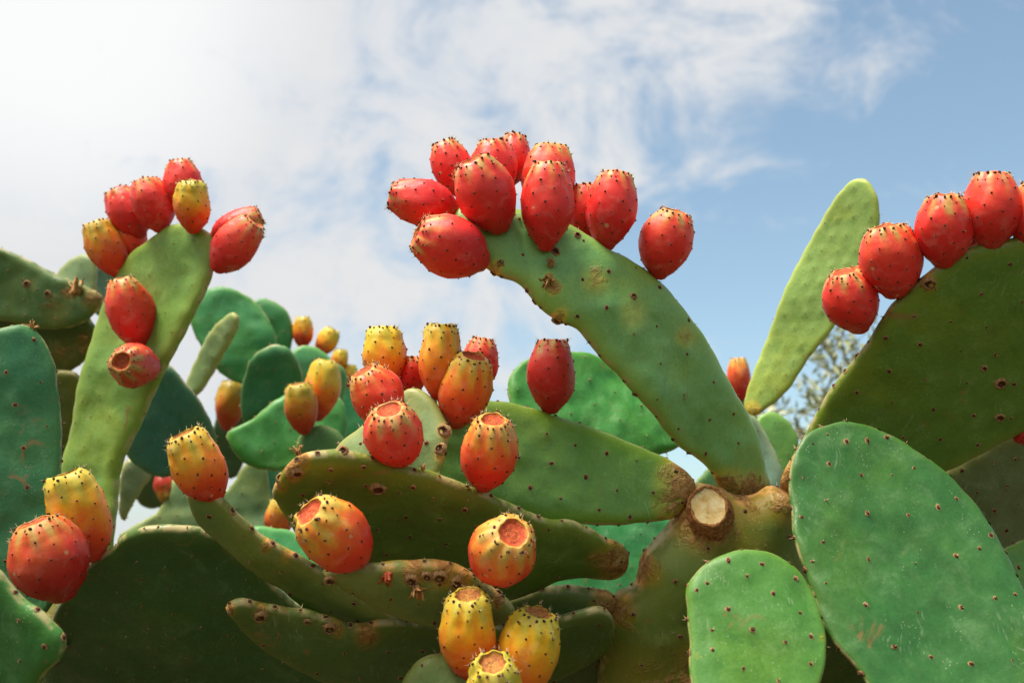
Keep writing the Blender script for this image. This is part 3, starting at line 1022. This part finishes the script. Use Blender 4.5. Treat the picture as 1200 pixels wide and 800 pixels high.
# ---- pale upright pad behind
fx, fy, fz = plant('P', 'cactus with a tall pale narrow upright pad, growing behind the trunk of the big cactus', 880, 1.5)
Pad('P1', 'P', [(1009, 209), (995, 215), (974, 240), (947, 283), (923, 337), (904, 384), (890, 422), (881, 446), (873, 470), (876, 483), (886, 487), (897, 480), (923, 457), (947, 422), (974, 384),
                (1005, 333), (1022, 291), (1030, 252), (1028, 229), (1020, 215)],
    (950, 350, 1.35, -0.075, 0.0), (0.31, 0.47, 0.12), T=0.017, bumpr=0.42, label='pale narrow young pad with faint bumps', step=4, sp=0.024, axis=118, bump=1.15, elong=2.2, und=0.35, spin=0.0, ars=0.3, fold=0.0, cork=[(885, 480, 12, .7)])
Pad('P2', 'P', [(890, 488), (905, 484), (922, 494), (934, 513), (934, 532), (922, 552), (910, 590), (880, 600), (870, 560), (876, 505)],
    (905, 540, 1.62, 0.0, -0.03), (0.12, 0.29, 0.06), T=0.026, ars=0.6)
Pad('P2b', 'P', [(868, 480), (880, 484), (893, 500), (906, 524), (915, 552), (912, 585), (890, 610), (865, 600), (858, 540), (862, 500)],
    (890, 540, 1.45, -0.02, 0.0), (0.26, 0.40, 0.30), T=0.024, ars=0.6)
Pad('P3', 'P', [(815, 566), (828, 550), (845, 520), (855, 485), (868, 464), (885, 480), (895, 530), (880, 600), (850, 640), (820, 620)],
    (860, 550, 1.95, 0.0, 0.0), (0.06, 0.17, 0.05), T=0.03, ars=0.6)
Pad('B2', 'P', [(630, 630), (660, 605), (700, 598), (760, 600), (795, 612), (800, 650), (775, 700), (720, 735), (660, 725), (632, 680)],
    (710, 660, 1.42, 0.0, -0.05), (0.035, 0.20, 0.06), T=0.026, ars=0.6)
q = P3(np.array(885.), np.array(600.), np.array(1.6))
stem('P', [(fx, fy, fz - 0.05), (fx, fy + 0.1, 0.6), tuple(q)], [0.11, 0.08, 0.05], 0.6)
q = P3(np.array(720.), np.array(725.), np.array(1.43))
stem('P', [(fx, fy, 0.3), (q[0] + 0.1, q[1], 0.7), tuple(q)], [0.08, 0.07, 0.045], 0.6, name='branch')

# ---- tall pale pad on the left with a ring of fruit, and the dull pads behind it
fx, fy, fz = plant('L', 'tall cactus whose long yellow-green pad is ringed with red and orange fruit', 110, 1.40)
Pad('L1', 'L', [(150, 301), (176, 282), (204, 263), (226, 263), (242, 275), (246, 312), (240, 340), (221, 380), (197, 428), (175, 470), (152, 520), (138, 560), (134, 610), (128, 660), (105, 670),
                (80, 640), (70, 585), (74, 548), (85, 505), (94, 470), (107, 420), (118, 375), (130, 335)],
    (165, 450, 1.35, -0.075, -0.02), (0.165, 0.30, 0.055), T=0.034, step=5, sp=0.036, axis=112, elong=2.4, bump=1.3, bumpr=0.6, und=1.1, spin=0.0, ars=0.4, fold=0.5)
Pad('Lb1', 'L', [(-60, 280), (-25, 282), (0, 290), (31, 304), (56, 317), (85, 328), (105, 337), (120, 347), (118, 358), (94, 380), (56, 386), (0, 374), (-50, 370), (-80, 320)],
    (30, 340, 1.6, 0.0, 0.0), (0.075, 0.15, 0.04), T=0.03, und=2.0, sp=0.03, cork=[(112, 350, 18, .6), (85, 345, 12, .5), (40, 335, 12, .35), (70, 365, 22, .45)], ars=0.6)
Pad('Lb2', 'L', [(-40, 375), (10, 362), (56, 362), (98, 368), (114, 392), (104, 415), (85, 432), (60, 440), (10, 440), (-40, 430)],
    (40, 405, 1.66, 0.0, 0.07), (0.07, 0.12, 0.03), T=0.03, und=2.0, cork=[(104, 398, 14, .7), (80, 410, 26, .45)], ars=0.6)
Pad('Lb3', 'L', [(62, 335), (66, 320), (75, 309), (87, 302), (100, 299), (110, 304), (114, 320), (110, 345), (85, 360)], (88, 325, 2.0, 0, -0.04), (0.18, 0.26, 0.11), T=0.03, step=4, ars=0.6)
Pad('Lb4', 'L', [(105, 318), (118, 312), (134, 320), (140, 345), (130, 370), (110, 365), (102, 340)], (120, 340, 2.1, 0, 0), (0.12, 0.22, 0.15), T=0.03, step=4, ars=0.6)
Pad('Lb5', 'L', [(55, 440), (72, 434), (88, 438), (96, 450), (92, 480), (86, 530), (80, 570), (55, 580), (45, 500)], (70, 490, 1.62, 0.0, 0.06), (0.12, 0.15, 0.03), T=0.03, step=4, ars=0.6)
q = P3(np.array(105.), np.array(655.), np.array(1.38))
stem('L', [(fx, fy, fz - 0.05), (fx, fy, 0.6), tuple(q)], [0.12, 0.09, 0.05], 0.6)
q2 = P3(np.array(60.), np.array(575.), np.array(1.66))
stem('L', [(fx, fy, 0.3), (fx - 0.08, fy + 0.2, 0.7), tuple(q2), tuple(P3(np.array(-60.), np.array(400.), np.array(1.66)))], [0.09, 0.07, 0.05, 0.035], 0.6, name='branch')

# ---- low dark pads in the left corner
fx, fy, fz = plant('D', 'shaded dark cactus bearing one yellow and one stout red fruit on a broad pad', 90, 1.02)
Pad('D1', 'D', [(132, 642), (142, 630), (155, 624), (175, 620), (212, 621), (240, 626), (265, 636), (285, 650), (320, 682), (360, 722), (395, 765), (405, 820), (360, 890), (270, 930), (160, 910),
                (80, 850), (50, 800), (58, 755), (68, 712), (92, 675), (110, 657)],
    (220, 720, 1.04, 0.0, 0.085), (0.05, 0.12, 0.032), T=0.03, step=5.5, sp=0.036, und=1.2, ars=0.6)
Pad('D2', 'D', [(-60, 400), (-30, 390), (0, 386), (20, 381), (34, 384), (47, 394), (57, 411), (65, 428), (68, 455), (71, 490), (72, 530), (72, 570), (68, 620), (66, 670), (62, 705), (30, 735), (-40, 740),
                (-90, 680), (-110, 560), (-90, 450)],
    (0, 550, 1.02, 0.03, -0.02), (0.035, 0.16, 0.055), T=0.026, step=5.5, sp=0.042, axis=75, elong=1.8)
Pad('D3', 'D', [(-90, 680), (-40, 662), (0, 666), (15, 682), (32, 699), (50, 711), (67, 726), (80, 740), (83, 754), (77, 768), (62, 781), (46, 805), (10, 850), (-60, 860), (-120, 800), (-120, 720)],
    (0, 760, 0.82, -0.02, 0.02), (0.04, 0.17, 0.04), T=0.026, step=5.5, sp=0.036)
q = P3(np.array(200.), np.array(915.), np.array(1.16))
stem('D', [(fx, fy, fz - 0.05), (fx + 0.03, fy + .05, 0.5), tuple(q)], [0.12, 0.09, 0.05], 0.6)
q = P3(np.array(-30.), np.array(715.), np.array(1.0))
stem('D', [(fx, fy, 0.3), (q[0] + 0.03, q[1], 0.7), tuple(q)], [0.08, 0.07, 0.045], 0.6, name='branch')
q = P3(np.array(-40.), np.array(850.), np.array(0.85))
stem('D', [(fx, fy, 0.3), (q[0] + 0.03, q[1], 0.7), tuple(q)], [0.08, 0.07, 0.045], 0.6, name='branch')

# ---- thicket of bright pads further back, left of centre
fx, fy, fz = plant('M', 'thicket of crowded bright green pads with small yellow-orange fruit, behind the long fruit-ringed pad', 290, 2.0)
Pad('M1', 'M', [(197, 427), (212, 442), (230, 462), (242, 485), (250, 505), (252, 520), (235, 545), (202, 556), (187, 558), (165, 548), (147, 530), (146, 495), (160, 455), (180, 430)],
    (200, 495, 1.62, 0.02, 0.02), (0.05, 0.17, 0.115), T=0.03, sp=0.03, elong=2, axis=75, ars=0.6)
Pad('M2', 'M', [(226, 380), (229, 357), (240, 342), (255, 336), (270, 338), (285, 345), (298, 354), (315, 375), (325, 400), (320, 430), (295, 450), (262, 440), (240, 410)],
    (275, 390, 2.0, 0.0, -0.03), (0.045, 0.225, 0.065), T=0.03, und=1.6, ars=0.6)
Pad('M3', 'M', [(290, 360), (307, 351), (325, 356), (338, 367), (343, 382), (341, 405), (325, 425), (300, 425), (285, 395)], (315, 390, 2.1, 0, -0.03), (0.04, 0.20, 0.055), T=0.03, ars=0.6)
Pad('M4', 'M', [(272, 367), (278, 373), (275, 387), (265, 407), (252, 427), (240, 447), (230, 463), (220, 456), (225, 430), (237, 402), (252, 382)], (250, 415, 1.78, -0.09, 0), (0.25, 0.35, 0.14), T=0.02, step=4, elong=2, ars=0.6)
Pad('M5', 'M', [(287, 440), (295, 421), (310, 409), (325, 404), (340, 409), (350, 424), (354, 438), (350, 452), (332, 468), (305, 487), (286, 495), (282, 470)], (320, 445, 1.8, 0, 0.02), (0.04, 0.18, 0.07), T=0.03, ars=0.6)
Pad('M6', 'M', [(266, 512), (280, 500), (295, 492), (320, 471), (345, 459), (375, 455), (400, 468), (406, 500), (392, 532), (350, 549), (310, 549), (282, 538)], (335, 505, 1.74, 0.02, -0.04), (0.055, 0.25, 0.055), T=0.03, und=1.6, ars=0.6)
Pad('M7', 'M', [(340, 415), (350, 406), (362, 405), (376, 411), (390, 424), (404, 434), (406, 452), (400, 476), (386, 500), (360, 510), (340, 470)], (375, 455, 2.0, 0.04, -0.02), (0.07, 0.27, 0.09), T=0.03, ars=0.6)
Pad('M8', 'M', [(385, 425), (402, 430), (417, 452), (428, 485), (430, 520), (410, 545), (385, 540), (378, 480)], (405, 485, 2.15, 0.0, -0.03), (0.05, 0.26, 0.10), T=0.03, ars=0.6)
Pad('M9', 'M', [(348, 518), (356, 505), (372, 498), (390, 502), (404, 517), (410, 540), (380, 552), (352, 545)], (380, 525, 1.62, 0, -0.02), (0.085, 0.20, 0.06), T=0.028, ars=0.6)
Pad('M10', 'M', [(138, 632), (160, 614), (182, 601), (195, 582), (203, 562), (228, 556), (262, 575), (290, 543), (310, 548), (318, 580), (328, 612), (335, 650), (280, 680), (200, 680), (150, 660)],
    (245, 615, 1.75, 0.02, -0.03), (0.17, 0.27, 0.115), T=0.03, und=1.8, ars=0.6)
Pad('M15', 'M', [(158, 572), (168, 550), (190, 540), (222, 545), (226, 575), (205, 590), (188, 594), (170, 592)], (190, 570, 2.3, 0, 0.08), (0.05, 0.11, 0.04), T=0.03, step=4, ars=0.6)
Pad('M11', 'M', [(140, 577), (144, 550), (152, 537), (166, 543), (178, 556), (167, 572), (152, 595), (145, 610), (139, 600)], (158, 570, 1.8, 0.03, 0), (0.24, 0.32, 0.17), T=0.02, step=4, ars=0.6)
Pad('M12', 'M', [(282, 560), (300, 545), (330, 545), (345, 570), (340, 620), (310, 610), (292, 590)], (315, 575, 2.1, 0, 0), (0.04, 0.18, 0.085), T=0.03, ars=0.6)
Pad('M13', 'M', [(295, 620), (322, 618), (346, 624), (364, 645), (375, 680), (330, 690), (300, 660)], (335, 650, 1.5, 0, -0.05), (0.06, 0.29, 0.09), T=0.026, ars=0.6)
Pad('M14', 'M', [(246, 520), (254, 490), (262, 470), (285, 455), (300, 480), (290, 520), (275, 560), (255, 555)], (270, 510, 2.2, 0, 0.05), (0.05, 0.12, 0.05), T=0.028, ars=0.6)
q = P3(np.array(300.), np.array(660.), np.array(1.85))
stem('M', [(fx, fy, fz - 0.05), (fx, fy, 0.7), tuple(q), tuple(P3(np.array(290.), np.array(600.), np.array(2.15)))], [0.12, 0.10, 0.07, 0.035], 0.6)
q = P3(np.array(400.), np.array(540.), np.array(2.0))
stem('M', [(fx, fy, 0.5), (q[0], q[1], 1.0), tuple(q)], [0.08, 0.06, 0.03], 0.6, name='branch')

#FRUIT
# ------------------------------------------------------------------ fruit: centre, width, height, lean, tilt to camera, ripeness
A1F = [((496, 237), 55, 79, -78, 5, 1.0, dict(on='A1', dd=0.0)),
       ((530, 197), 46, 64, -18, 0, 1.0, dict(on='A1', dd=0.03)),
       ((600, 188), 42, 60, 8, -5, 1.0, dict(on='A1', dd=0.05)),
       ((578, 199), 54, 68, 0, 0, 1.0, dict(on='A1', dd=0.02)),
       ((570, 229), 70, 86, -24, 18, 1.0, dict(on='A1', dd=-0.018)),
       ((642, 209), 60, 78, 4, -4, 0.95, dict(on='A1', dd=0.025)),
       ((641, 241), 62, 99, 2, 2, 1.0, dict(on='A1', dd=-0.02, point=1)),
       ((686, 247), 46, 60, -4, 0, 1.0, dict(on='A1', dd=0.03)),
       ((716, 246), 60, 89, 8, 2, 1.0, dict(on='A1', dd=0.0, point=.8)),
       ((781, 286), 62, 77, 14, 14, 0.95, dict(on='A1', dd=0.0)),
       ((529, 291), 68, 86, -68, 16, 1.0, dict(on='A1', dd=-0.012))]
MIDF = [((450, 418), 51, 70, -1, 0, 0.0, dict(on='A2b', dd=0.03)),
        ((482, 441), 36, 46, 5, 0, 1.0, dict(on='A2b', dd=0.05)),
        ((516, 423), 54, 85, 3, 3, 0.15, dict(on='A2b', dd=0.01)),
        ((562, 426), 42, 60, 8, 0, 1.0, dict(on='A2', dd=0.03)),
        ((443, 465), 62, 70, -28, 16, 0.9, dict(on='A2b', dd=-0.01)),
        ((463, 511), 68, 70, -8, 32, 0.95, dict(on='A3', dd=0.005)),
        ((544, 458), 62, 86, 16, 18, 0.45, dict(on='A2', dd=-0.03)),
        ((572, 532), 66, 88, 8, 26, 0.7, dict(on='A3', dd=0.0, point=.6)),
        ((646, 440), 57, 83, 2, -2, 1.0, dict(on='A2', dd=0.0, tone=0.8)),
        ((234, 547), 60, 86, -22, 14, 0.3, dict(on='A5', dd=0.0)),
        ((394, 628), 75, 92, -38, 34, 0.6, dict(on='A4', dd=0.0)),
        ((589, 647), 79, 80, 22, 46, 0.72, dict(on='A4', dd=0.0)),
        ((551, 745), 68, 106, -2, 16, 0.12, dict(on='A9', dd=0.0, point=.6)),
        ((617, 766), 68, 106, 14, 10, 0.0, dict(on='A9', dd=0.0)),
        ((578, 815), 66, 100, 0, 30, -0.1, dict(on='A9', dd=-0.045))]
RF = [((999, 353), 65, 73, -20, 14, 1.0, dict(on='R1')),
      ((1043, 306), 69, 82, -12, 10, 0.95, dict(on='R1')),
      ((1128, 281), 42, 52, 12, 0, 1.0, dict(on='R1', dd=0.04)),
      ((1107, 270), 65, 81, -4, 12, 1.0, dict(on='R1')),
      ((1162, 246), 63, 85, -2, 4, 0.95, dict(on='R1')),
      ((1211, 252), 56, 72, 6, 4, 0.9, dict(on='R1')),
      ((1207, 505), 34, 30, 60, 10, 1.0, dict(on='R1', dd=0.0, tone=0.8))]
for c_, w_, h_, a_, t_, r_, kw in A1F + MIDF + RF:
    fruit('A', c_, w_, h_, a_, t_, r_, **kw)
LF = [((152, 281), 38, 46, -20, 0, 0.5, dict(on='L1', dd=0.03)),
      ((126, 291), 43, 66, -22, 5, 0.35, dict(on='L1', tone=0.85)),
      ((150, 250), 43, 62, -28, 0, 1.0, dict(on='L1', dd=0.02, tone=0.9)),
      ((179, 240), 46, 62, -18, 3, 1.0, dict(on='L1', tone=0.95)),
      ((214, 218), 43, 60, -5, -3, 1.0, dict(on='L1', dd=0.02)),
      ((225, 242), 43, 58, 2, 12, 0.05, dict(on='L1', dd=-0.02)),
      ((277, 266), 38, 62, 62, -5, 1.0, dict(on='L1', dd=0.035)),
      ((276, 288), 48, 72, 42, 5, 0.95, dict(on='L1', dd=-0.005)),
      ((153, 366), 52, 80, -12, 8, 0.9, dict(on='L1', dd=-0.02)),
      ((160, 428), 52, 52, -20, 82, 0.95, dict(on='L1', dd=-0.02, tone=0.85))]
for c_, w_, h_, a_, t_, r_, kw in LF:
    fruit('L', c_, w_, h_, a_, t_, r_, **kw)
for c_, w_, h_, a_, t_, r_, kw in [((94, 604), 66, 104, -18, 6, 0.15, dict(on='D1')), ((59, 656), 83, 95, -18, 8, 0.85, dict(on='D1', dd=-0.075, tone=0.8))]:
    fruit('D', c_, w_, h_, a_, t_, r_, **kw)
for c_, w_, h_, a_, t_, r_, kw in [((355, 389), 24, 36, 0, 0, 0.2, dict(on='M7', dd=0.1)), ((383, 400), 26, 33, 30, 0, 0.0, dict(on='M7', dd=0.1)), ((398, 422), 20, 26, 10, 0, 0.0, dict(on='M7', dd=.08)),
                                   ((409, 440), 18, 26, 10, 0, -.1, dict(on='M7', dd=.08)), ((377, 456), 42, 74, 10, 0, 0.1, dict(on='M9', dd=0.02)), ((353, 478), 41, 58, -6, 8, 0.2, dict(on='M9', dd=-0.02, tone=0.75)),
                                   ((269, 474), 36, 56, 6, 0, 0.15, dict(on='M14', dd=-0.1, tone=0.6)), ((192, 570), 26, 34, 160, 10, 0.5, dict(on='M10', tone=0.6)), ((328, 606), 36, 44, 10, 0, 0.35, dict(on='M13', dd=.03, tone=.8))]:
    fruit('M', c_, w_, h_, a_, t_, r_, small=True, **kw)
fruit('P', (866, 444), 30, 52, -3, 0, 0.75, on='P3', small=True)

#DETAIL
# ------------------------------------------------------------------ scars, cut stub, withered flowers
for a in [('A3', 442, 563, 8), ('A3', 482, 560, 3.5), ('A3', 542, 586, 4), ('A3', 387, 541, 3), ('A3', 425, 540, 3), ('A2b', 521, 506, 7), ('A2b', 517, 527, 6), ('A1', 647, 301, 5), ('A1', 673, 281, 3.5), ('A1', 586, 312, 3.5),
          ('A1', 735, 350, 3.5), ('R1', 1087, 328, 7), ('R1', 1169, 442, 6), ('R1', 1168, 482, 5), ('R1', 1150, 425, 3.5), ('A3', 348, 545, 6), ('A0', 840, 700, 4), ('A6', 305, 716, 7), ('A6', 386, 727, 7),
          ('A6', 360, 722, 4), ('A4', 482, 670, 7), ('A4', 515, 668, 8), ('A4', 535, 675, 8), ('A4', 500, 667, 6), ('A4', 388, 674, 6), ('A4', 560, 690, 5), ('A4', 545, 683, 6), ('Lb1', 36, 333, 4), ('Lb1', 60, 345, 4), ('D1', 72, 722, 4)]:
    scar(*a)
for a in [('A3', 402, 529, 6), ('A3', 460, 541, 6), ('A3', 330, 562, 5), ('A1', 653, 373, 6), ('A1', 580, 318, 4), ('A1', 627, 353, 4), ('R1', 1001, 414, 4), ('A1', 741, 461, 4), ('A4', 582, 696, 5), ('D2', 31, 387, 5)]:
    scar(*a, rim=True)
dried('A1', 640, 318, 14, 20, 40)
dried('A1', 637, 332, 18, 175, 50, n=8)
dried('A3', 350, 531, 15, -15, 15, rim=True, n=11)
dried('A3', 495, 548, 9, 5, 20, rim=True)
dried('D2', 38, 386, 12, 20, 15, rim=True, n=10)
dried('A4', 456, 664, 20, 205, 35, M_DRYRED, 7, 'withered_bud')
dried('A4', 487, 676, 22, 155, 40, None, 6, 'withered_bud')
dried('D1', 80, 748, 22, 25, 30, None, 5)
dried('Lb1', 92, 345, 26, 20, 20, None, 5)
dried('Lb2', 105, 392, 10, -70, 20, None, 6)
dried('A6', 272, 711, 10, -80, 5, M_CORK, 5, 'dry_stub')


def cut_stub():
    P = PADS['A0']
    q = np.array([[826, 597]], float)
    p = P.surf(q, 1)[0] - P.normal(q)[0] * 0.007
    n = P.normal(q)[0] + 0.75 * CU - 0.25 * CX
    n /= np.linalg.norm(n)
    rng = random.Random(5)
    r = 0.0215
    lathe_obj('sawn_stub', p, n, [(r * 1.42, -0.010), (r * 1.25, 0.002), (r * 1.14, 0.011), (r * 1.05, 0.0160), (r * 1.00, 0.0172), (r * 0.95, 0.0165), (r * 0.91, 0.0150),
                                  (r * 0.65, 0.0150), (r * 0.45, 0.0142), (r * 0.2, 0.0146)],
              [M_STUB, M_CUT], [0, 0, 0, 0, 0, 0, 1, 1, 1, 1], P.obj, rng, 0.09, 40, 0.92, label='pale sawn-off stub with brown bark ring')


cut_stub()


# ------------------------------------------------------------------ olive tree far behind
def olive_tree():
    rng = random.Random(11)
    c = P3(np.array(1058.), np.array(470.), np.array(4.2))
    root = thing('olive_tree', 'loose grey-green tree far behind, seen between the pale narrow pad and a fruit laden pad', 'tree', (float(c[0]), float(c[1]), 0))
    base = np.array([c[0], c[1], 0.0])
    vs, fs, lv, lf = [], [], [], []

    def tube(a, b, r0, r1, K=7):
        u, v, n = frame(b - a)
        k = len(vs)
        for (p, r) in ((a, r0), (b, r1)):
            for i in range(K):
                t = 6.283 * i / K
                vs.append(p + (u * math.cos(t) + v * math.sin(t)) * r)
        for i in range(K):
            fs.append((k + i, k + (i + 1) % K, k + K + (i + 1) % K, k + K + i))

    def leaf(p, d, L):
        u, v, n = frame(d)
        ph = rng.random() * 6.28
        s_ = u * math.cos(ph) + v * math.sin(ph)
        w_ = L * 0.13
        k = len(lv)
        lv.extend([p, p + n * L * 0.5 + s_ * w_, p + n * L, p + n * L * 0.5 - s_ * w_])
        lf.append((k, k + 1, k + 2, k + 3))

    def grow(p, d, L, r, lev):
        n = 4
        for i in range(n):
            d = d + np.array([rng.gauss(0, .16), rng.gauss(0, .16), rng.gauss(0.03, .10)])
            d /= np.linalg.norm(d)
            q = p + d * L / n
            r2 = r * 0.88
            tube(p, q, r, r2, 8 if lev < 2 else 4)
            p, r = q, r2
            if lev >= 2:
                for _ in range(3):
                    dd = d * 0.5 + np.array([rng.gauss(0, .6), rng.gauss(0, .6), rng.gauss(0, .5)])
                    leaf(p, dd, rng.uniform(0.04, 0.075))
            if lev < 3 and i >= 1:
                for _ in range(2 if lev else 1):
                    dd = d * 0.7 + np.array([rng.gauss(0, .62), rng.gauss(0, .62), rng.gauss(0.1, .45)])
                    grow(p, dd / np.linalg.norm(dd), L * rng.uniform(0.55, 0.75), r * 0.5, lev + 1)

    p0 = base + np.array([0, 0, -0.05])
    p1 = base + np.array([0.03, 0, 1.62])
    tube(p0, p1, 0.06, 0.04, 10)
    for i in range(6):
        a = i * 1.05 + rng.random() * .5
        d = np.array([math.cos(a) * .75, math.sin(a) * .75, 0.9])
        grow(p1, d / np.linalg.norm(d), 0.50, 0.018, 1)
    mb = M_BARK
    mesh_obj('trunk', vs, fs, [mb], root, base)
    m, t = material('olive_leaf')
    co = t.n('ShaderNodeTexCoord').outputs['Object']
    cc = t.ramp(t.noise(co, 9, 3), [(0.35, (0.26, 0.29, 0.12)), (0.55, (0.40, 0.42, 0.22)), (0.7, (0.54, 0.52, 0.36))])
    finish(t, {'Base Color': cc, 'Roughness': 0.5})
    o = mesh_obj('crown', lv, lf, [m], root, base, smooth=False)
    print('olive leaves', len(lf))


olive_tree()
print('objects', len(bpy.data.objects), 'tris', sum(len(m.polygons) for m in bpy.data.meshes))
